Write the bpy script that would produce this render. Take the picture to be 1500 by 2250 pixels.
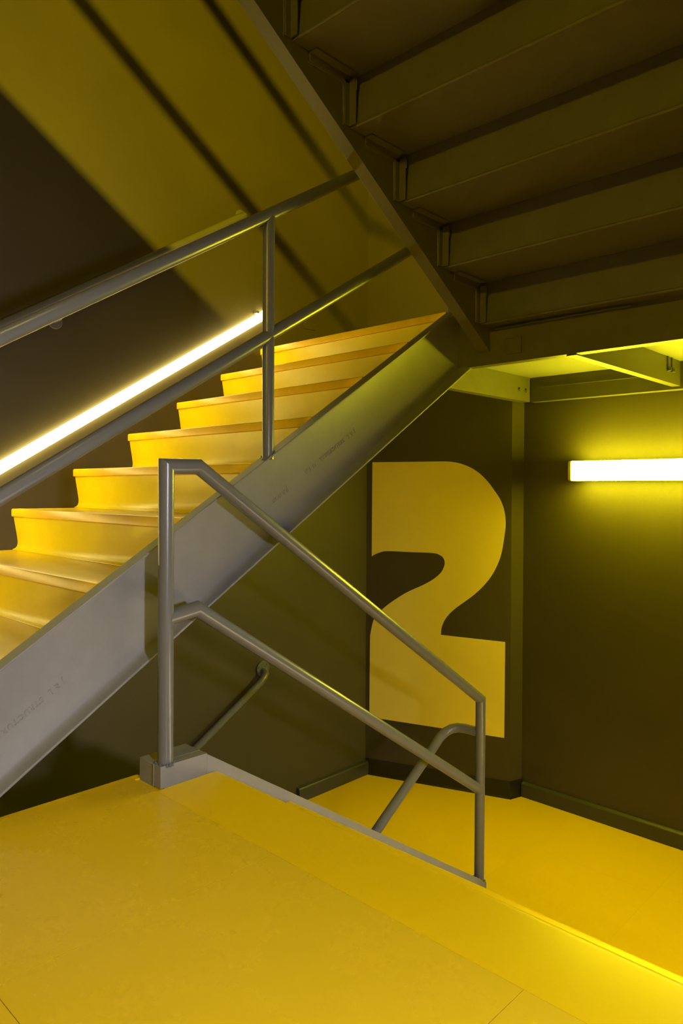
import bpy, math, random
from mathutils import Vector, Matrix
random.seed(7)
for _o in list(bpy.data.objects): bpy.data.objects.remove(_o)
SC = bpy.context.scene
COL = SC.collection
H = 0.837            # camera height above the landing; all z below are camera-relative and get +H

# ------------------------------------------------------------------ camera
cam_d = bpy.data.cameras.new('camera'); cam = bpy.data.objects.new('camera', cam_d); COL.objects.link(cam)
cam_d.sensor_fit = 'HORIZONTAL'; cam_d.sensor_width = 36.0
cam_d.lens = 1584.867 * 36.0 / 1500.0
cam_d.shift_y = -(1125.0 - 1086.88) / 1500.0
cam_d.clip_start = 0.02; cam_d.clip_end = 60
_fw = Vector((-0.69279583, 0.72109197, -0.0077655)); _rt = Vector((0.7210776, 0.69283611, 0.00502274)); _up = Vector((-0.00900207, 0.00211979, 0.99995723))
cam.matrix_world = Matrix(((_rt.x, _up.x, -_fw.x, 0), (_rt.y, _up.y, -_fw.y, 0), (_rt.z, _up.z, -_fw.z, H), (0, 0, 0, 1)))
SC.camera = cam

# ------------------------------------------------------------------ world, exposure
w = bpy.data.worlds.new('world'); SC.world = w; w.use_nodes = True
w.node_tree.nodes['Background'].inputs[0].default_value = (0, 0, 0, 1)
w.node_tree.nodes['Background'].inputs[1].default_value = 0.0
SC.view_settings.view_transform = 'Standard'; SC.view_settings.look = 'None'
SC.view_settings.gamma = 1.0; SC.view_settings.use_curve_mapping = False
SC.view_settings.exposure = 0.0
# lamp strengths (each lamp's light comes from its own lens or diffuser)
YELLOW = (1.0, 0.90, 0.014)
AMBER = (1.0, 0.74, 0.003)
WARM = (1.0, 0.80, 0.25)
WHITE = (1.0, 0.96, 1.0)
SOFTWHITE = (1.0, 0.82, 0.42)
S_TUBE = 92.0        # tube lamp on the far wall
S_BACK = 145.0        # tube lamp on the wall behind the camera
S_LED_UP = 24.0      # sloped strip on the left wall
S_LED_DOWN = 50.0    # sloped strip beside the flight going down
S_BULK = 1040.0        # round bulkhead lamp on the landing's side wall
S_LED_OVER = 390.0   # sloped strip above the flight overhead

# ------------------------------------------------------------------ materials
def mat(name, col, rough=0.5, spec=0.5, bump=0.0, bscale=60.0, var=0.0, vscale=6.0, bdist=0.002, coat=0.0, streak=None, metal=0.0):
    m = bpy.data.materials.new(name); m.use_nodes = True
    nt = m.node_tree; b = nt.nodes['Principled BSDF']
    b.inputs['Base Color'].default_value = (*col, 1); b.inputs['Roughness'].default_value = rough
    b.inputs['Specular IOR Level'].default_value = spec; b.inputs['Metallic'].default_value = metal
    b.inputs['Coat Weight'].default_value = coat; b.inputs['Coat Roughness'].default_value = 0.12
    tc = nt.nodes.new('ShaderNodeTexCoord')
    src = tc.outputs['Object']
    if streak:
        mp = nt.nodes.new('ShaderNodeMapping'); mp.inputs['Scale'].default_value = streak
        nt.links.new(src, mp.inputs['Vector']); src = mp.outputs['Vector']
    if var:
        n = nt.nodes.new('ShaderNodeTexNoise'); n.inputs['Scale'].default_value = vscale; n.inputs['Detail'].default_value = 8
        n.inputs['Roughness'].default_value = 0.65
        nt.links.new(src, n.inputs['Vector'])
        cr = nt.nodes.new('ShaderNodeMapRange'); cr.inputs['From Min'].default_value = 0.3; cr.inputs['From Max'].default_value = 0.7
        cr.inputs['To Min'].default_value = 1 - var; cr.inputs['To Max'].default_value = 1 + var
        nt.links.new(n.outputs['Fac'], cr.inputs['Value'])
        mx = nt.nodes.new('ShaderNodeVectorMath'); mx.operation = 'SCALE'; mx.inputs[0].default_value = col
        nt.links.new(cr.outputs['Result'], mx.inputs['Scale']); nt.links.new(mx.outputs['Vector'], b.inputs['Base Color'])
        rr = nt.nodes.new('ShaderNodeMapRange'); rr.inputs['From Min'].default_value = 0.25; rr.inputs['From Max'].default_value = 0.75
        rr.inputs['To Min'].default_value = max(0.03, rough * 0.92); rr.inputs['To Max'].default_value = min(1, rough * 1.1)
        nt.links.new(n.outputs['Fac'], rr.inputs['Value']); nt.links.new(rr.outputs['Result'], b.inputs['Roughness'])
    if bump:
        n2 = nt.nodes.new('ShaderNodeTexNoise'); n2.inputs['Scale'].default_value = bscale; n2.inputs['Detail'].default_value = 4
        nt.links.new(src, n2.inputs['Vector'])
        bp = nt.nodes.new('ShaderNodeBump'); bp.inputs['Strength'].default_value = bump; bp.inputs['Distance'].default_value = bdist
        nt.links.new(n2.outputs['Fac'], bp.inputs['Height']); nt.links.new(bp.outputs['Normal'], b.inputs['Normal'])
    return m
def emat(name, col, strength):
    m = bpy.data.materials.new(name); m.use_nodes = True; nt = m.node_tree
    b = nt.nodes['Principled BSDF']; b.inputs['Base Color'].default_value = (0.8, 0.8, 0.8, 1)
    b.inputs['Emission Color'].default_value = (*col, 1); b.inputs['Emission Strength'].default_value = strength
    return m
WALL = mat('charcoal_wall_paint', (0.062, 0.053, 0.032), 0.45, 0.3, 0.10, 180, 0.06, 3)
BASE = mat('charcoal_base', (0.045, 0.045, 0.047), 0.38, 0.5, 0.10, 90, 0.08, 8)
RUBBERBASE = mat('black_rubber_base', (0.014, 0.014, 0.014), 0.35, 0.4, 0.05, 60)
STEEL = mat('grey_painted_steel', (0.186, 0.184, 0.204), 0.50, 0.30, 0.22, 140, 0.07, 14, 0.0012)
PIPE = mat('grey_painted_pipe', (0.112, 0.114, 0.132), 0.28, 0.45, 0.03, 90, 0, 20, 0.0005)
DARKSTEEL = mat('charcoal_painted_steel', (0.098, 0.090, 0.070), 0.42, 0.35, 0.20, 110, 0.10, 10, 0.001)
TILE = mat('worn_yellow_rubber_tile', (0.66, 0.45, 0.012), 0.27, 0.30, 0.0, 40, 0.012, 4, 0.0006)
FLOOR = mat('yellow_rubber_floor', (0.70, 0.47, 0.004), 0.32, 0.18, 0.0, 40, 0.012, 5, 0.0006)
TREAD = mat('yellow_rubber_tread', (0.76, 0.55, 0.006), 0.30, 0.20, 0.06, 7, 0.06, 9, 0.004)
NOSE = mat('orange_yellow_nosing', (0.84, 0.53, 0.006), 0.30, 0.22, 0.05, 9, 0.06, 12, 0.003)
RISER = mat('yellow_rubber_riser', (0.88, 0.71, 0.004), 0.30, 0.22, 0.08, 6, 0.05, 8, 0.005)
NUMBER = mat('yellow_number_paint', (0.86, 0.70, 0.12), 0.36, 0.4, 0.05, 120, 0.02, 4)
DECK = mat('painted_deck', (0.19, 0.185, 0.17), 0.5, 0.4, 0.05, 60, 0.05, 8)
CONC = mat('concrete_fill', (0.2, 0.2, 0.2), 0.8, 0.2, 0.2, 50)
CAP = mat('clear_yellowed_cap', (0.55, 0.5, 0.2), 0.3, 0.5)
TUBE = emat('lamp_lens_glow', YELLOW, S_TUBE)
TUBEB = emat('rear_lamp_lens_glow', AMBER, S_BACK)
LEDU = emat('strip_diffuser_up', WARM, S_LED_UP)
LEDD = emat('strip_diffuser_down', SOFTWHITE, S_LED_DOWN)
LEDO = emat('strip_diffuser_over', AMBER, S_LED_OVER)

# ------------------------------------------------------------------ mesh helpers
ORG = {}
class MB:
    def __init__(s): s.v = []; s.f = []
    def add(s, vs, fs):
        o = len(s.v); s.v += [tuple(a) for a in vs]; s.f += [tuple(i + o for i in f) for f in fs]; return s
    def box(s, x0, x1, y0, y1, z0, z1):
        return s.add([(x0,y0,z0),(x1,y0,z0),(x1,y1,z0),(x0,y1,z0),(x0,y0,z1),(x1,y0,z1),(x1,y1,z1),(x0,y1,z1)],
                     [(0,3,2,1),(4,5,6,7),(0,1,5,4),(1,2,6,5),(2,3,7,6),(3,0,4,7)])
    def loft(s, rings, closed=True):
        n = len(rings[0]); vs = [p for r in rings for p in r]; fs = []
        for i in range(len(rings) - 1):
            for j in range(n):
                a = i*n + j; b = i*n + (j+1) % n; fs.append((a, b, b+n, a+n))
        if closed: fs.append(tuple(range(n))[::-1]); fs.append(tuple((len(rings)-1)*n + j for j in range(n)))
        return s.add(vs, fs)
    def prism_x(s, prof, x0, x1): return s.loft([[(x0, y, z) for y, z in prof], [(x1, y, z) for y, z in prof]])
    def prism_y(s, prof, y0, y1): return s.loft([[(x, y0, z) for x, z in prof], [(x, y1, z) for x, z in prof]])
    def prism_z(s, prof, z0, z1): return s.loft([[(x, y, z0) for x, y in prof], [(x, y, z1) for x, y in prof]])
    def slope(s, prof, y0, y1, ya, za, m):      # (x, dz) section swept along a slope, plumb-cut ends
        return s.loft([[(x, y, za + m*(y-ya) + dz) for x, dz in prof] for y in (y0, y1)])
    def tube(s, pts, r, n=20, only=None):
        P = [Vector(p) for p in pts]; rings = []
        d0 = (P[1]-P[0]).normalized(); ref = Vector((1,0,0)) if abs(d0.x) < .9 else Vector((0,1,0))
        U = d0.cross(ref).normalized(); V = d0.cross(U).normalized(); d = d0
        for i, p in enumerate(P):
            if i == 0 or i == len(P)-1:
                dn = d0 if i == 0 else (P[-1]-P[-2]).normalized()
                if i: pass
                nrm = dn
            else:
                dn = (P[i+1]-P[i]).normalized(); nrm = ((P[i]-P[i-1]).normalized() + dn).normalized()
            dp = d
            ring = []
            for k in range(n):
                a = 2*math.pi*k/n; q = p + r*(math.cos(a)*U + math.sin(a)*V)
                t = (p-q).dot(nrm) / dp.dot(nrm); ring.append(tuple(q + t*dp))
            rings.append(ring)
            if 0 < i < len(P)-1:
                R = dp.rotation_difference(dn); U = R @ U; V = R @ V; d = dn
        if only is not None: rings = rings[only:only+2]
        return s.loft(rings)
    def cyl(s, c, axis, r, h, n=20, r2=None):
        c = Vector(c); a = Vector(axis).normalized(); ref = Vector((0,0,1)) if abs(a.z) < .9 else Vector((1,0,0))
        U = a.cross(ref).normalized(); V = a.cross(U); r2 = r if r2 is None else r2
        return s.loft([[tuple(c + rr*(math.cos(2*math.pi*k/n)*U + math.sin(2*math.pi*k/n)*V) + a*hh) for k in range(n)] for rr, hh in ((r, 0), (r2, h))])
    def ngon(s, pts): return s.add(pts, [tuple(range(len(pts)))])
    def build(s, name, m, parent=None, bevel=0.0, smooth=False, seg=2, ang=35):
        xs, ys, zs = zip(*s.v); o = Vector(((min(xs)+max(xs))/2, (min(ys)+max(ys))/2, min(zs)))
        me = bpy.data.meshes.new(name); me.from_pydata([(x-o.x, y-o.y, z-o.z) for x, y, z in s.v], [], s.f); me.validate(); me.update()
        import bmesh
        b = bmesh.new(); b.from_mesh(me); bmesh.ops.recalc_face_normals(b, faces=b.faces); b.to_mesh(me); b.free()
        ob = bpy.data.objects.new(name, me); COL.objects.link(ob); me.materials.append(m)
        wo = Vector((o.x, o.y, o.z + H)); ORG[ob.name] = wo
        ob.location = wo
        if parent is not None: ob.parent = parent; ob.location = wo - ORG[parent.name]
        if bevel:
            bv = ob.modifiers.new('bevel', 'BEVEL'); bv.width = bevel; bv.segments = seg; bv.limit_method = 'ANGLE'; bv.angle_limit = math.radians(ang)
        if smooth or bevel:
            for pl in me.polygons: pl.use_smooth = True
            try: me.set_sharp_from_angle(angle=math.radians(38))
            except Exception: pass
        return ob
def tag(o, label, cat, group=None, kind=None):
    o['label'] = label; o['category'] = cat
    if group: o['group'] = group
    if kind: o['kind'] = kind
    return o
def thing(name, loc, label, cat, group=None, kind=None):
    e = bpy.data.objects.new(name, None); COL.objects.link(e); e.empty_display_size = .1
    e.location = (loc[0], loc[1], loc[2] + H); ORG[e.name] = e.location.copy()
    return tag(e, label, cat, group, kind)
def copy_at(o, d, parent=None):
    c = o.copy(); COL.objects.link(c); ORG[c.name] = ORG[o.name] + Vector(d)
    c.location = o.location + Vector(d)
    if parent is not None: c.parent = parent; c.location = ORG[c.name] - ORG[parent.name]
    return c
def struct(mb, name, m, label, cat, bevel=0.0): return tag(mb.build(name, m, None, bevel), label, cat, None, 'structure')

# ------------------------------------------------------------------ key dimensions
XL = -3.198                     # left wall
FZ = -0.837; LZ = -1.893        # landing floor, lower landing floor
T, R = 0.2778, 0.178            # tread run, riser
YN = 1.30                       # landing nosing
XW = -0.40                      # right wall beside the flights
AX, AY = XL, 3.57; BX, BY = -2.305, 3.90     # angled wall with the number
YF = 4.0                        # far wall
TOP = 5.0; PIT = -3.6

# ------------------------------------------------------------------ structure
struct(MB().box(XL-.15, XL, -3.6, AY+.25, PIT, TOP), 'wall_left', WALL, 'tall charcoal left wall running behind the flight going up', 'wall')
_ua = Vector((BX-AX, BY-AY, 0)); _L2 = _ua.length; _ua.normalize(); _na = Vector((_ua.y, -_ua.x, 0))   # towards the room
def angled(u, d): p = Vector((AX, AY, 0)) + _ua*u + _na*d; return (p.x, p.y)
struct(MB().prism_z([(AX, AY), (BX, BY), (BX+.03, YF+.02), (BX+.03, YF+.25), (AX, YF+.25)], PIT, TOP), 'wall_back_left', WALL, 'narrow angled charcoal wall carrying the big number, ending in a projecting corner', 'wall')
struct(MB().box(BX-.05, XW+.2, YF, YF+.2, PIT, TOP), 'wall_back', WALL, 'charcoal far wall behind the glowing tube lamp', 'wall')
struct(MB().box(XW, XW+.15, 1.48, YF, PIT, TOP), 'wall_right', WALL, 'charcoal wall on the open right side of the flights', 'wall')
struct(MB().box(XW+.15, .78, 1.48, 1.63, FZ-.2, TOP), 'wall_right_return', WALL, 'charcoal wall to the right of the landing, facing the camera', 'wall')
struct(MB().box(.78, .93, -3.6, 1.63, FZ-.2, TOP), 'wall_side', WALL, 'charcoal side wall of the landing beyond the camera', 'wall')
struct(MB().box(XL, .93, -3.75, -3.6, PIT, TOP), 'wall_front', WALL, 'charcoal wall of the landing behind the camera', 'wall')
struct(MB().box(XL-.15, .93, -3.75, YF+.2, TOP, TOP+.1), 'ceiling', WALL, 'charcoal ceiling over the stairwell', 'ceiling')
struct(MB().box(XL, .78, -3.6, .385, 2.22, 2.36), 'ceiling_landing', WALL, 'charcoal underside of the landing above the camera', 'ceiling')
struct(MB().box(XL, XW, .2, YF, PIT-.1, PIT), 'floor_pit', FLOOR, 'yellow floor at the foot of the stairwell', 'floor')

# landing floor: slab plus rubber sheets
FL = struct(MB().box(-.20, .78, 1.2, 1.48, FZ-.16, FZ-.004).box(-1.885, .78, -3.6, 1.255, FZ-.16, FZ-.004).box(XL, -1.885, -3.6, .40, FZ-.16, FZ-.004), 'floor', FLOOR, 'yellow rubber sheet floor of the near landing', 'floor')
g = .0006
xs = [-1.885, -1.25, -.61, .03, .78]; ysl = [1.081, .462, -.157, -.776, -1.395, -2.014, -2.633, -3.252]
for i in range(len(xs)-1):
    for j in range(len(ysl)-1):
        MB().box(xs[i]+g, xs[i+1]-g, ysl[j+1]+g, ysl[j]-g, FZ-.004, FZ).build('floor_tile', TILE, FL)
MB().box(XL+g, -1.885-g, -3.252, .40, FZ-.004, FZ).build('floor_tile', FLOOR, FL, .0006, seg=1)
MB().box(-1.885+g, -1.856, 1.081+g, 1.105, FZ-.004, FZ).build('floor_tile', FLOOR, FL)
# border sheet along the top nosing, bullnose front
nosep = [(1.081+g, FZ), (1.272, FZ), (1.284, FZ-.0015), (1.292, FZ-.006), (1.297, FZ-.013), (1.299, FZ-.022), (1.297, FZ-.034), (1.290, FZ-.040), (1.262, FZ-.040), (1.256, FZ-.004), (1.081+g, FZ-.004)]
MB().prism_x(nosep, -1.741, -.20).build('nosing_sheet', FLOOR, FL, 0, True)
MB().box(-1.741, -.20, 1.256, 1.268, FZ-R, FZ-.04).build('landing_riser', RISER, FL)
MB().box(-.20+g, .78, 1.081+g, 1.48, FZ-.004, FZ).build('floor_tile', FLOOR, FL)
MB().prism_x([(1.297, FZ-.001-.016), (1.2995, FZ-.0185), (1.297, FZ-.020)], -1.741, -.20).build('nosing_rib', FLOOR, FL)
# lower landing floor
FL2 = struct(MB().box(XL, XW, 2.92, YF, LZ-.16, LZ-.004), 'floor_lower', FLOOR, 'yellow rubber floor of the lower landing below the number', 'floor')
lx = [XL, -2.555, -1.915, -1.275, -.635, XW]; ly = [2.92, 3.46, YF]
for i in range(5):
    for j in range(2):
        MB().box(lx[i]+.0001, lx[i+1]-.0001, ly[j]+.0001, ly[j+1]-.0001, LZ-.004, LZ).build('floor_tile', FLOOR, FL2)
# baseboards
tag(MB().prism_y([(XL, LZ), (XL+.026, LZ), (XL+.026, LZ+.078), (XL+.020, LZ+.086), (XL, LZ+.090)], 2.95, AY+.004).build('baseboard_left', BASE, None, .002), 'thick charcoal baseboard along the foot of the left wall on the lower landing', 'baseboard', None, 'structure')
bz = .104
def cove(path):       # rubber cove base following wall
    pr = [(0, 0), (.012, 0), (.005, .012), (.004, bz), (0, bz)]
    return pr
m_ = MB(); rings = []
for u in (.008, _L2): rings.append([(angled(u, d)[0], angled(u, d)[1], LZ + dz) for d, dz in cove(0)])
rings[-1] = [(BX + d*1.0, BY - d*.9, LZ + dz) for d, dz in cove(0)]
rings.append([(BX+.03 + d, YF - .003, LZ + dz) for d, dz in cove(0)])
m_.loft(rings)
tag(m_.build('baseboard_back_left', RUBBERBASE), 'black rubber base wrapping the foot of the angled number wall', 'baseboard', None, 'structure')
tag(MB().prism_x([(YF, LZ), (YF-.026, LZ), (YF-.026, LZ+.078), (YF-.020, LZ+.084), (YF, LZ+.090)], BX+.035, XW).build('baseboard_back', BASE, None, .002), 'thick charcoal baseboard along the far wall with a lit top ledge', 'baseboard', None, 'structure')

# ------------------------------------------------------------------ painted number
NUM = [(0.04, 0.1782), (0.257, 0.1783), (0.5005, 0.1789), (0.5559, 0.1775), (0.6186, 0.1677), (0.6884, 0.1427), (0.7499, 0.1045), (0.8032, 0.0531), (0.8487, -0.0068), (0.8863, -0.0663), (0.909, -0.1331), (0.9169, -0.2074), (0.91, -0.2821), (0.8945, -0.3797), (0.874, -0.4478), (0.8371, -0.5245), (0.7848, -0.5951), (0.7243, -0.6556), (0.663, -0.7052), (0.6089, -0.7472), (0.5621, -0.7929), (0.5347, -0.8335), (0.5183, -0.8735), (0.5137, -0.9009), (0.5122, -0.925), (0.9188, -0.9343), (0.9169, -1.5249), (0.0282, -1.5129), (0.0283, -1.244), (0.0296, -1.0018), (0.0319, -0.9613), (0.0411, -0.9122), (0.0521, -0.871), (0.0691, -0.8376), (0.12, -0.7858), (0.1789, -0.7378), (0.2622, -0.6808), (0.328, -0.6453), (0.393, -0.614), (0.4573, -0.5754), (0.505, -0.5341), (0.5286, -0.4943), (0.5347, -0.4631), (0.5266, -0.4365), (0.5043, -0.4181), (0.4563, -0.4061), (0.3018, -0.406), (0.1517, -0.4056), (0.1008, -0.4148), (0.0581, -0.4326), (0.0384, -0.4454)]
SHARP = {0, 24, 25, 26, 27, 50, 2, 28}
def smooth_outline(P, sharp, sub=4):       # Catmull-Rom between the traced points, corners kept
    n = len(P); out = []
    for i in range(n):
        p1, p2 = Vector(P[i]), Vector(P[(i+1) % n])
        p0 = p1*2-p2 if i in sharp else Vector(P[i-1]); p3 = p2*2-p1 if (i+1) % n in sharp else Vector(P[(i+2) % n])
        straight = i in sharp and (i+1) % n in sharp
        for k in range(1 if straight else sub):
            t = k / sub
            q = .5*((2*p1) + (p2-p0)*t + (2*p0-5*p1+4*p2-p3)*t*t + (3*p1-p0-3*p2+p3)*t**3); out.append((q.x, q.y))
    return out
NO = smooth_outline(NUM, SHARP)
m_ = MB().loft([[(*angled(u, d), z) for u, z in NO] for d in (0.0, .0015)])
tag(m_.build('wall_number', NUMBER), 'huge flat yellow numeral 2 painted on the angled charcoal wall', 'number')

# ------------------------------------------------------------------ flight going up (left)
UP = thing('staircase', (-2.55, .4, FZ), 'yellow rubber staircase climbing along the left wall with a grey steel stringer', 'staircase')
Y0, Z0 = 1.2628, -.0918
XI = -1.906                      # tread ends at the stringer back
x0 = XL + .001
def step_parts(parent, yn, zn, xa, xb, riser_h=R, tread_len=T, sg=1, mats=None):
    NM, TM, RM = mats or (NOSE, TREAD, RISER)
    q_ = lambda P: [(yn + sg*(y-yn), z) for y, z in P]
    n_ = MB().prism_x(q_([(yn+.052, zn), (yn+.006, zn), (yn+.002, zn-.0018), (yn, zn-.006), (yn+.0005, zn-.033), (yn+.003, zn-.0355), (yn+.014, zn-.036), (yn+.052, zn-.012)]), xa, xb).build('nosing', NM, parent, .0015, True)
    t_ = MB().prism_x(q_([(yn+.0525, zn-.0008), (yn+tread_len+.025, zn-.0008), (yn+tread_len+.025, zn-.014), (yn+.0525, zn-.014)]), xa, xb).build('tread', TM, parent)
    h = riser_h
    r_ = MB().prism_x(q_([(yn+.010, zn-.034), (yn+.016, zn-.07), (yn+.023, zn-.11), (yn+.0275, zn-h+.036), (yn+.0270, zn-h+.024), (yn+.0235, zn-h+.013), (yn+.016, zn-h+.0055), (yn+.006, zn-h+.002), (yn+.005, zn-h), (yn+.06, zn-h), (yn+.06, zn-.034)]), xa, xb).build('riser', RM, parent, 0, True)
    return n_, t_, r_
n_, t_, r_ = step_parts(UP, Y0, Z0, x0, XI)
for k in (-3, -2, -1, 1, 2, 3, 4, 5):
    for o in ((n_, r_) if k == 5 else (n_, t_, r_)): copy_at(o, (0, k*T, k*R))
# stringer channel: web at the treads, flanges towards the camera
SM = .640; SYA = 1.7; SZA = .1617*1.905/1.95 + SM*(1.7 - 1.7*1.905/1.95)      # top line at the web back
XB, XT, SD = -1.905, -1.855, -.323
def cprof(xb, xt, d, tw=.007, tf=.011, fr=.012):
    sg = 1 if xt > xb else -1
    xi = xb + sg*tw
    p = [(xb, 0), (xt, 0), (xt, -tf*.75)]
    p += [(xi + sg*fr*1.6, -tf*1.1), (xi + sg*fr*.5, -tf*1.1-fr*.45), (xi, -tf*1.1-fr*1.3)]
    p += [(xi, d+tf*1.1+fr*1.3), (xi + sg*fr*.5, d+tf*1.1+fr*.45), (xi + sg*fr*1.6, d+tf*1.1)]
    p += [(xt, d+tf*.75), (xt, d), (xb, d)]
    return p
cp_ = cprof(XB, XT, SD)
ST = MB().loft([[(x, y, min(SZA + SM*(y-SYA) + dz, .799)) for x, dz in cp_] for y in (.33, 2.665, 2.786)]).build('stringer', STEEL, UP, .0018, True, ang=50)
# rolled-in mill lettering on the web, upside down
def lettering(txt, y, z, size, parent):
    cu = bpy.data.curves.new('mill_lettering', 'FONT'); cu.body = txt; cu.size = size; cu.extrude = .0014; cu.bevel_depth = .0004; cu.space_character = 1.22
    cu.resolution_u = 2
    tmp = bpy.data.objects.new('tmp', cu); COL.objects.link(tmp)
    dg = bpy.context.evaluated_depsgraph_get(); me = bpy.data.meshes.new_from_object(tmp.evaluated_get(dg))
    bpy.data.objects.remove(tmp)
    d = Vector((0, -1, -SM)).normalized(); n = Vector((1, 0, 0)); u = n.cross(d)     # text x = d (down the slope), text normal = +X
    o = bpy.data.objects.new('mill_lettering', me); COL.objects.link(o); me.materials.append(STEEL)
    wp = Vector((XB + .0072, y, z + H))
    o.parent = parent; M = Matrix(((d.x, u.x, n.x, 0), (d.y, u.y, n.y, 0), (d.z, u.z, n.z, 0), (0, 0, 0, 1)))
    o.matrix_local = Matrix.Translation(wp - ORG[parent.name]) @ M
    return o
lettering('J & L  STRUCTURAL', 0.888, -.518, .0215, ST)
lettering('J & L  STRUCTURAL   U S A', 2.045, .232, .0215, ST)
lettering('JUNIOR', 1.70, .006, .0215, ST)

# railing of the flight going up
XR = -1.88; PR = .0208
RU = thing('railing', (XR, 1.595, .13), 'grey pipe railing standing on the stringer of the flight going up', 'railing')
def rz(y): return .928 + .627*(y-1.594)
def mz(y): return .518 + .618*(y-1.592)
MB().tube([(XR, .30, rz(.30)), (XR, 2.70, rz(2.70))], PR, 24).build('top_rail', PIPE, RU, 0, True)
MB().tube([(XR, .30, mz(.30)), (XR, 2.70, mz(2.70))], PR, 24).build('middle_rail', PIPE, RU, 0, True)
for py in (.42, 1.595, 2.66):
    zb = SZA + SM*(py-SYA) - .004
    po = MB().tube([(XR, py, zb-.012), (XR, py, rz(py))], PR*.98, 24).build('post', PIPE, RU, 0, True)
    wm = MB()
    for i in range(14):
        a = 2*math.pi*i/14; wm.cyl((XR + PR*math.cos(a)*1.02, py + PR*math.sin(a)*1.02, zb + SM*PR*math.sin(a) - .002), (math.cos(a)*.6, math.sin(a)*.6, 1), .0055, .006 + .003*random.random(), 6, .002)
    wm.build('weld_bead', PIPE, po, 0, True)
# wall handrail beside the flight going up
XH = XL + .066
WR = thing('handrail', (XL, 1.9, .7), 'grey wall handrail above the sloped light strip', 'handrail', 'wall handrails')
def hz(y): return .678 + .634*(y-1.19)
MB().tube([(XH, .35, hz(.35)), (XH, 2.44, hz(2.44)), (XH-.012, 2.485, hz(2.485)-.002), (XH-.04, 2.505, hz(2.505)-.006), (XL+.004, 2.507, hz(2.507)-.008)], .0195, 20).build('rail', PIPE, WR, 0, True)
MB().cyl((XL+.001, 2.507, hz(2.507)-.008), (1, 0, 0), .042, .006, 24).build('wall_flange', PIPE, WR, .0015, True)
for by in (.62, 1.454):
    bz_ = hz(by) - .095
    f_ = MB().cyl((XL+.001, by, bz_), (1, 0, 0), .034, .005, 24).build('bracket', PIPE, WR, .0015, True)
    MB().tube([(XL+.004, by, bz_), (XH-.015, by, bz_+.004), (XH-.003, by, bz_+.018), (XH, by, hz(by)-.015)], .008, 12).build('bracket_arm', PIPE, f_, 0, True)
    MB().cyl((XL+.005, by+.02, bz_-.012), (1, 0, 0), .005, .004, 8).build('screw', PIPE, f_)
# sloped light strip on the left wall
SL = thing('light_strip', (XL, 1.5, .2), 'glowing white light strip mounted on the slope of the left wall', 'light')
def lz(y): return .0875 + .6235*(y-1.216)
LEDM = .6235
MB().slope([(XL+.001, -.020), (XL+.006, -.020), (XL+.006, .020), (XL+.001, .020)], .25, 2.69, 1.216, .0875, LEDM).build('housing', PIPE, SL, .001)
MB().slope([(XL+.007, -.024), (XL+.010, -.028), (XL+.026, -.027), (XL+.034, -.016), (XL+.036, 0), (XL+.034, .016), (XL+.026, .027), (XL+.010, .028), (XL+.007, .024)], .26, 2.68, 1.216, .0875, LEDM).build('diffuser', LEDU, SL, 0, True)
MB().box(XL+.001, XL+.03, 2.60, 2.622, lz(2.61)+.033, lz(2.61)+.046).build('mounting_clip', PIPE, SL, .002)
# blank cover plate
t_ = thing('cover_plate', (XL, 3.03, .96), 'small blank charcoal cover plate on the left wall above the top steps', 'plate')
MB().box(XL+.0005, XL+.005, 2.985, 3.085, .972, 1.042).build('plate', WALL, t_, .0015)
for yy in (3.0, 3.07): MB().cyl((XL+.005, yy, 1.007), (1, 0, 0), .0035, .0012, 8).build('screw', PIPE, t_)

# ------------------------------------------------------------------ flight going down (right)
DN = thing('staircase', (-1.1, 1.3, FZ), 'flight going down beside the near landing, mostly hidden below its nosing', 'staircase')
XD = -1.742
n_, t_, r_ = step_parts(DN, YN+T, FZ-R, XD+.001, XW-.001, sg=-1, mats=(FLOOR, FLOOR, RISER))
for k in range(1, 5):
    for o in (n_, t_, r_): copy_at(o, (0, k*T, -k*R))
# stringer: web flush with the treads, level head (kerb) on the landing
def dz_(y): return -.779 - .641*(y-1.251)
dst = MB().slope(cprof(XD, -1.80, -.27), 1.25, 2.757, 1.25, dz_(1.25), -.641).build('stringer', STEEL, DN, .002, True, ang=50)
MB().prism_x([(1.094, FZ+.001), (1.094, -.775), (1.25, -.776), (1.2515, -1.02), (1.2505, FZ-.05), (1.107, FZ-.05), (1.107, FZ+.001)], -1.776, XD).build('stringer_head', STEEL, DN, .002, True)
MB().box(-1.856, -1.779, 1.096, 1.252, FZ-.05, -.776).build('kerb_block', STEEL, DN, .002, True)
MB().tube([(-1.777, 1.0945 - .0006*math.sin(i*2.1), FZ+.002+i*.0055) for i in range(12)], .0022, 6).build('weld_bead', STEEL, DN, 0, True)
# railing of the flight going down
XP = -1.765; PD = .0222
RD = thing('railing', (XP, 1.124, -.776), 'grey pipe railing descending from the kerb on the landing', 'railing')
def miter(pts): return pts
DPATH = [(XP, 1.124, -.778), (XP, 1.124, .062), (XP, 1.231, .064), (XP, 2.735, -.930), (XP, 2.732, -1.735)]
for i, nm in enumerate(('post', 'top_rail', 'top_rail', 'post')): MB().tube(DPATH, PD, 28, i).build(nm, PIPE, RD, 0, True)
MB().tube([(XP, 1.13, -.368), (XP, 1.228, -.352), (XP, 2.735, -1.333)], PD, 28).build('middle_rail', PIPE, RD, 0, True)
wm = MB()
for i in range(16):
    a = 2*math.pi*i/16; wm.cyl((XP + .0225*math.cos(a), 1.124 + .0225*math.sin(a), -.779), (math.cos(a)*.7, math.sin(a)*.7, 1), .006, .007 + .004*random.random(), 6, .002)
wm.build('weld_bead', PIPE, RD, 0, True)
wm = MB()
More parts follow.
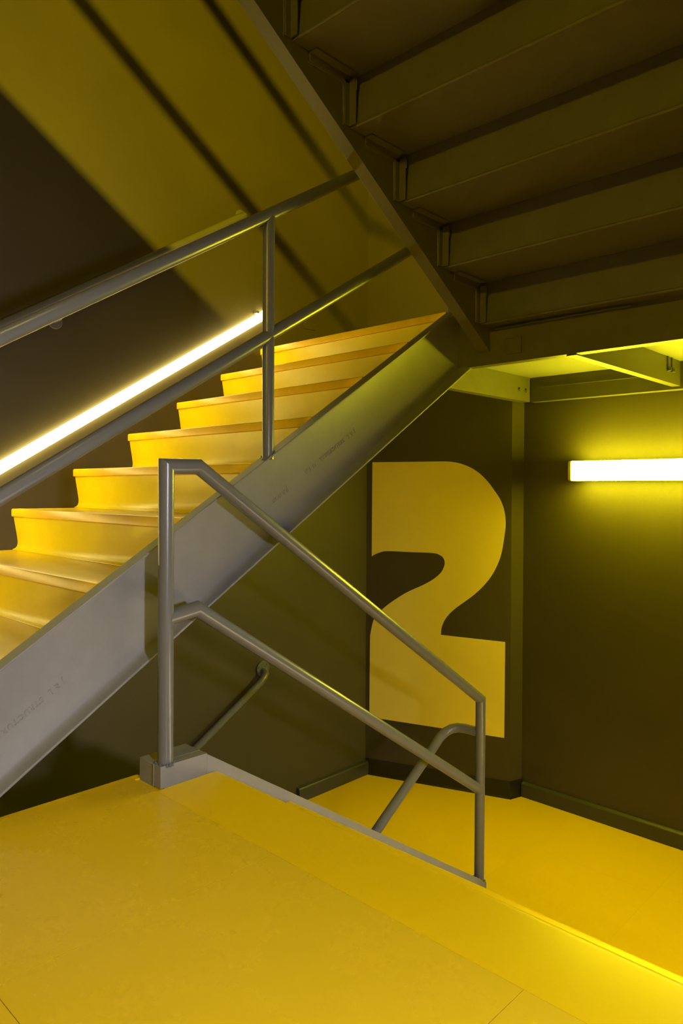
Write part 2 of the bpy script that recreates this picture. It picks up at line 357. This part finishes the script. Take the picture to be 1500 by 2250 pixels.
for i in range(12):
    a = 2*math.pi*i/12; wm.cyl((XP + .0225*math.cos(a), 2.732 + .0225*math.sin(a), dz_(2.732 + .0225*math.sin(a)) - .002), (math.cos(a)*.7, math.sin(a)*.7, 1), .005, .006 + .003*random.random(), 6, .002)
wm.build('weld_bead', PIPE, RD, 0, True)
# loop to the rail of the next flight below
XQ = -1.925
pts = [(XP-.01, 2.735, -1.083)]
for i in range(9):
    a = i/8*math.pi/2; pts.append((XP-.06 - .10*math.sin(a)*1.0, 2.735 - .055*(1-math.cos(a)), -1.083 - .035*(1-math.cos(a))))
pts = [(XP-.01, 2.735, -1.078), (-1.845, 2.733, -1.078), (-1.878, 2.725, -1.080), (-1.902, 2.708, -1.087), (-1.917, 2.684, -1.099), (-1.925, 2.655, -1.117), (XQ, 2.60, -1.153), (XQ, 2.2, -1.406), (XQ, 1.0, -2.165)]
MB().tube(pts, .0205, 20).build('return_rail', PIPE, RD, 0, True)
# wall handrail of the next flight below
WL = thing('handrail', (XL, 2.4, -1.5), 'short lower wall handrail sloping down behind the kerb, ending in a wall flange', 'handrail', 'wall handrails')
XK = XL + .058
def kz(y): return -1.105 + .602*(y-2.60)
MB().tube([(XL+.004, 2.676, -1.048), (XL+.022, 2.675, -1.048), (XL+.042, 2.667, -1.055), (XL+.054, 2.648, -1.070), (XK, 2.62, kz(2.62)), (XK, 1.3, kz(1.3))], .0195, 20).build('rail', PIPE, WL, 0, True)
fl_ = MB().cyl((XL+.001, 2.678, -1.036), (1, 0, 0), .046, .008, 28).build('wall_flange', PIPE, WL, .002, True)
for a in (.7, 2.8, 4.9): MB().cyl((XL+.009, 2.678 + .034*math.cos(a), -1.036 + .034*math.sin(a)), (1, 0, 0), .005, .003, 10).build('screw', DARKSTEEL, fl_)
# the next flight below (under the flight going up)
LW = thing('staircase', (-2.55, 2.9, PIT), 'lower flight dropping away beneath the flight going up', 'staircase')
n_, t_, r_ = step_parts(LW, 2.92, LZ, x0, XQ-.02)
bpy.data.objects.remove(t_); bpy.data.objects.remove(n_); bpy.data.objects.remove(r_)
pr = MB().prism_x([(2.62, LZ-R), (2.90, LZ-R), (2.90, LZ-R-.012), (2.62, LZ-R-.012)], x0, XQ-.02).build('tread', TREAD, LW)
rr_ = MB().box(x0, XQ-.02, 2.886, 2.898, LZ-R, LZ-.004).build('riser', RISER, LW)
for k in range(1, 8):
    copy_at(pr, (0, -k*T, -k*R)); copy_at(rr_, (0, -k*T, -k*R))
MB().slope(cprof(XQ-.019, XQ+.03, -.3), .75, 2.93, 2.93, LZ+.01, .641).build('stringer', STEEL, LW, .002, True, ang=50)

# ------------------------------------------------------------------ flight overhead
OV = thing('staircase', (-1.1, 2.7, .70), 'underside of the dark steel staircase overhead at the upper right', 'staircase')
OX, OT, OR_ = -1.73, .2738, .1811
oy, oz = 2.656, .712
OM = -.665
MB().slope([(OX, 0), (OX, .36), (-1.785, .36), (-1.785, .349), (-1.739, .345), (-1.739, .015), (-1.785, .011), (-1.785, 0)], .40, 2.735, 2.744, .601, OM).build('stringer', DARKSTEEL, OV, .0012, True)
MB().slope([(XW-.008, .02), (XW-.008, .36), (XW-.001, .36), (XW-.001, .02)], .40, 2.735, 2.744, .601, OM).build('stringer', DARKSTEEL, OV)
xa, xb = OX+.001, XW-.009
# riser j leans: bottom at oy, top 2 cm further away; tread pan above it
rz0 = oz
ris = MB().prism_x([(oy, oz), (oy+.005, oz-.001), (oy+.020+.005, oz+OR_), (oy+.020, oz+OR_)], xa, xb).build('riser', DARKSTEEL, OV, .002, True)
pan = MB().prism_x([(oy-OT+.004, oz+OR_), (oy+.024, oz+OR_), (oy+.024, oz+OR_+.005), (oy-OT+.004, oz+OR_+.005)], xa, xb).build('tread_pan', DARKSTEEL, OV, .001, True)
fill = MB().box(xa, xb, oy-OT+.008, oy+.022, oz+OR_+.006, oz+OR_+.045).build('tread_fill', CONC, OV)
lip = MB().tube([(xa+.03, oy+.0025, oz+.001), (xb, oy+.0025, oz+.001)], .0055, 10).build('riser_bend', DARKSTEEL, OV, 0, True)
br1 = MB().prism_z([(OX+.001, oy-.004), (OX+.034, oy-.004), (OX+.034, oy-.0105), (OX+.007, oy-.0105), (OX+.007, oy-.034), (OX+.001, oy-.034)], oz+.004, oz+.160).build('riser_bracket', DARKSTEEL, OV, .001, True)
br1.rotation_euler.x = 0
br2 = MB().prism_y([(OX+.001, oz+OR_-.001), (OX+.036, oz+OR_-.001), (OX+.036, oz+OR_-.007), (OX+.007, oz+OR_-.007), (OX+.007, oz+OR_-.034), (OX+.001, oz+OR_-.034)], oy-OT+.075, oy-.01).build('tread_bracket', DARKSTEEL, OV, .001, True)
wm = MB()
w1 = MB().tube([(OX+.002, oy-.036 + random.uniform(-.0015, .0015), oz + .000 + i*.0115) for i in range(14)], .0028, 6).build('weld_bead', DARKSTEEL, OV, 0, True)
w2 = MB().tube([(OX+.002, oy-OT+.07 + i*.0135, oz+OR_-.036 + random.uniform(-.0015, .0015)) for i in range(14)], .0028, 6).build('weld_bead', DARKSTEEL, OV, 0, True)
w3 = MB().tube([(OX+.0345, oy-.0055 + random.uniform(-.001, .001), oz + .120 + i*.004) for i in range(9)], .0026, 6).build('weld_bead', DARKSTEEL, OV, 0, True)
for k in range(1, 8):
    for o in (ris, lip, br1, w1, w3) if k == 7 else (ris, pan, fill, lip, br1, br2, w1, w2, w3): copy_at(o, (0, -k*OT, k*OR_))
MB().box(xa, xb, oy+.003, 2.7395, oz, oz+.006).build('tread_pan', DARKSTEEL, OV)
# railing of the flight overhead
RO = thing('railing', (-1.76, 2.6, 1.1), 'dark pipe railing on the overhead flight, seen only as shadows on the left wall', 'railing')
def oz_(y): return .601 + .36 + OM*(y-2.744)
MB().tube([(-1.76, 2.68, oz_(2.68)+.78), (-1.76, .45, oz_(.45)+.78)], .021, 16).build('top_rail', PIPE, RO, 0, True)
MB().tube([(-1.76, 2.68, oz_(2.68)+.38), (-1.76, .45, oz_(.45)+.38)], .021, 16).build('middle_rail', PIPE, RO, 0, True)
for y in (2.66, .5): MB().tube([(-1.76, y, oz_(y)-.002), (-1.76, y, oz_(y)+.78)], .021, 16).build('post', PIPE, RO, 0, True)

# ------------------------------------------------------------------ upper landing frame
UL = thing('landing_platform', (-1.8, 3.3, .53), 'underside of the upper landing with steel beams and lit deck above the tube lamp', 'landing')
MB().prism_x([(2.738, .550), (2.790, .550), (2.790, .558), (2.747, .561), (2.747, .765), (2.738, .765)], -1.848, XW-.001).build('front_beam', DARKSTEEL, UL, .0015, True)
MB().prism_y([(-2.20, .530), (-2.20, .675), (-2.209, .675), (-2.209, .542), (-2.26, .539), (-2.26, .530)], 2.75, 3.925).build('side_beam', DARKSTEEL, UL, .0015, True)
MB().prism_x([(3.93, .530), (3.985, .530), (3.985, .538), (3.939, .541), (3.939, .675), (3.93, .675)], -2.199, XW-.001).build('far_beam', DARKSTEEL, UL, .0015, True)
MB().box(-2.16, -1.46, 3.927, 3.9295, .612, .618).build('weld_bead', DARKSTEEL, UL, .001)
MB().prism_y([(-1.335, .545), (-1.335, .675), (-1.342, .675), (-1.342, .556), (-1.378, .553), (-1.378, .545)], 2.75, 3.928).build('joist', DARKSTEEL, UL, .0012, True)
PLAN = [(XL+.001, 2.739), (XW-.001, 2.739), (XW-.001, YF-.001), (BX+.034, YF-.001), (BX+.003, BY-.004), (XL+.001, AY-.003)]
MB().prism_z(PLAN, .6755, .69).build('deck', DECK, UL)
MB().prism_z(PLAN, .7655, .797).build('floor_sheet', FLOOR, UL)
MB().box(XL+.001, -1.912, 2.70, 2.7375, .56, .765).build('header_plate', DARKSTEEL, UL)
MB().box(-1.8975, -1.8485, 2.7385, 2.7465, .556, .765).build('end_plate', DARKSTEEL, UL)
MB().box(-1.650, -1.575, 2.732, 2.7378, .583, .650).build('splice_plate', DARKSTEEL, UL, .002, True)
for i, (xx, za, zb) in enumerate(((-1.578, .585, .65), (-1.648, .585, .65))):
    MB().tube([(xx, 2.731 + random.uniform(-.001, .001), za + (zb-za)*k/8) for k in range(9)], .003, 6).build('weld_bead', DARKSTEEL, UL, 0, True)
MB().tube([(-1.70 + i*.022, 2.733 + random.uniform(-.002, .002), .703 + random.uniform(-.002, .002)) for i in range(28)], .0045, 6).build('weld_bead', DARKSTEEL, UL, 0, True)
for yy in (3.80, 3.875):
    MB().cyl((-2.1995, yy, .592), (1, 0, 0), .017, .003, 6).build('bolt', DARKSTEEL, UL, .001)
    MB().cyl((-2.1995, yy, .592), (1, 0, 0), .012, .010, 6).build('bolt', DARKSTEEL, UL, .001)
for yy in (3.745, 3.80):
    MB().tube([(-1.334, yy, .62), (-1.334, yy, .674)], .006, 10).build('threaded_rod', DARKSTEEL, UL, 0, True)
    MB().cyl((-1.326, yy, .600), (0, 0, 1), .011, .018, 6).build('bolt', DARKSTEEL, UL, .001)

# ------------------------------------------------------------------ lamps
def tube_lamp(name, xa, xb, yw, z0, z1, lens_mat, label, sgn=-1):
    L = thing(name, ((xa+xb)/2, yw, z0), label, 'lamp')
    zc = (z0+z1)/2; hh = (z1-z0)/2
    MB().box(xa+.012, xb-.012, min(yw+sgn*.001, yw+sgn*.063), max(yw+sgn*.001, yw+sgn*.063), zc-hh*.96, zc+hh*.96).build('housing', PIPE, L, .002)
    pr = [(yw+sgn*.064, zc-hh), (yw+sgn*.120, zc-hh), (yw+sgn*.127, zc-hh*.96), (yw+sgn*.131, zc-hh*.84), (yw+sgn*.132, zc), (yw+sgn*.131, zc+hh*.84), (yw+sgn*.127, zc+hh*.96), (yw+sgn*.120, zc+hh), (yw+sgn*.064, zc+hh)]
    MB().prism_x(pr, xa+.018, xb-.018).build('lens', lens_mat, L, .001, True)
    for a, b in ((xa, xa+.0175), (xb-.0175, xb)):
        MB().prism_x([(y + (sgn*.0008), zc + (z-zc)*1.01) for y, z in pr], a, b).build('end_cap', CAP, L, .002, True)
    return L
tube_lamp('wall_lamp', -1.925, -.74, YF, .054, .166, TUBE, 'glowing white tube lamp with a clear end cap on the far wall')
tube_lamp('wall_lamp', -.75, .45, -3.6, 1.90, 2.02, TUBEB, 'tube lamp on the wall behind the camera', 1)
def strip(name, y0, y1, ya, za, m, lens_mat, label, visor=False):
    L = thing(name, (XW, (y0+y1)/2, za + m*((y0+y1)/2-ya)), label, 'light')
    MB().slope([(XW-.001, -.031), (XW-.012, -.031), (XW-.012, .031), (XW-.001, .031)], y0-.01, y1+.01, ya, za, m).build('housing', PIPE, L, .001)
    MB().slope([(XW-.012, -.028), (XW-.026, -.027), (XW-.034, -.016), (XW-.036, 0), (XW-.034, .016), (XW-.026, .027), (XW-.012, .028)], y0, y1, ya, za, m).build('diffuser', lens_mat, L, 0, True)
    if visor: MB().slope([(XW-.001, .034), (XW-.066, .034), (XW-.066, .037), (XW-.001, .037)], y0-.01, y1+.01, ya, za, m).build('visor', PIPE, L)
    return L
strip('light_strip', 1.52, 2.85, 1.30, FZ+.21, -.641, LEDD, 'white light strip on the right wall beside the flight going down', True)
strip('light_strip', .55, 2.55, 2.744, 1.22, OM, LEDO, 'light strip on the right wall above the flight overhead')

BK = thing('bulkhead_lamp', (.78, .45, .0), 'round white bulkhead lamp on the side wall right of the camera, with an added light-blocking hood', 'lamp')
def ring(cx, r, n=40): return [(cx, .45 + r*math.cos(2*math.pi*k/n), .08 + r*math.sin(2*math.pi*k/n)) for k in range(n)]
MB().cyl((.779, .45, .08), (-1, 0, 0), .095, .03, 40).build('housing', PIPE, BK, .004, True)
bl = MB(); bl.loft([ring(.749 - d, r) for r, d in ((.066, 0), (.065, .015), (.055, .032), (.035, .044), (.008, .048))])
bl.build('glass_dome', emat('bulkhead_glow', WHITE, S_BULK), BK, 0, True)
hd = MB(); na = 24  # hood added to block the lamp's upward light, lower on the stair side
arc = [math.radians(-34 + 219*k/na) for k in range(na+1)]
prof = [(.10*math.cos(a), .10*math.sin(a)*.85) for a in arc] + [(.094*math.cos(a), .094*math.sin(a)*.85) for a in arc[::-1]]
hd.loft([[(x, .45 + py, .08 + pz) for py, pz in prof] for x in (.778, .52)])
hd.build('added_hood', PIPE, BK, 0, True)
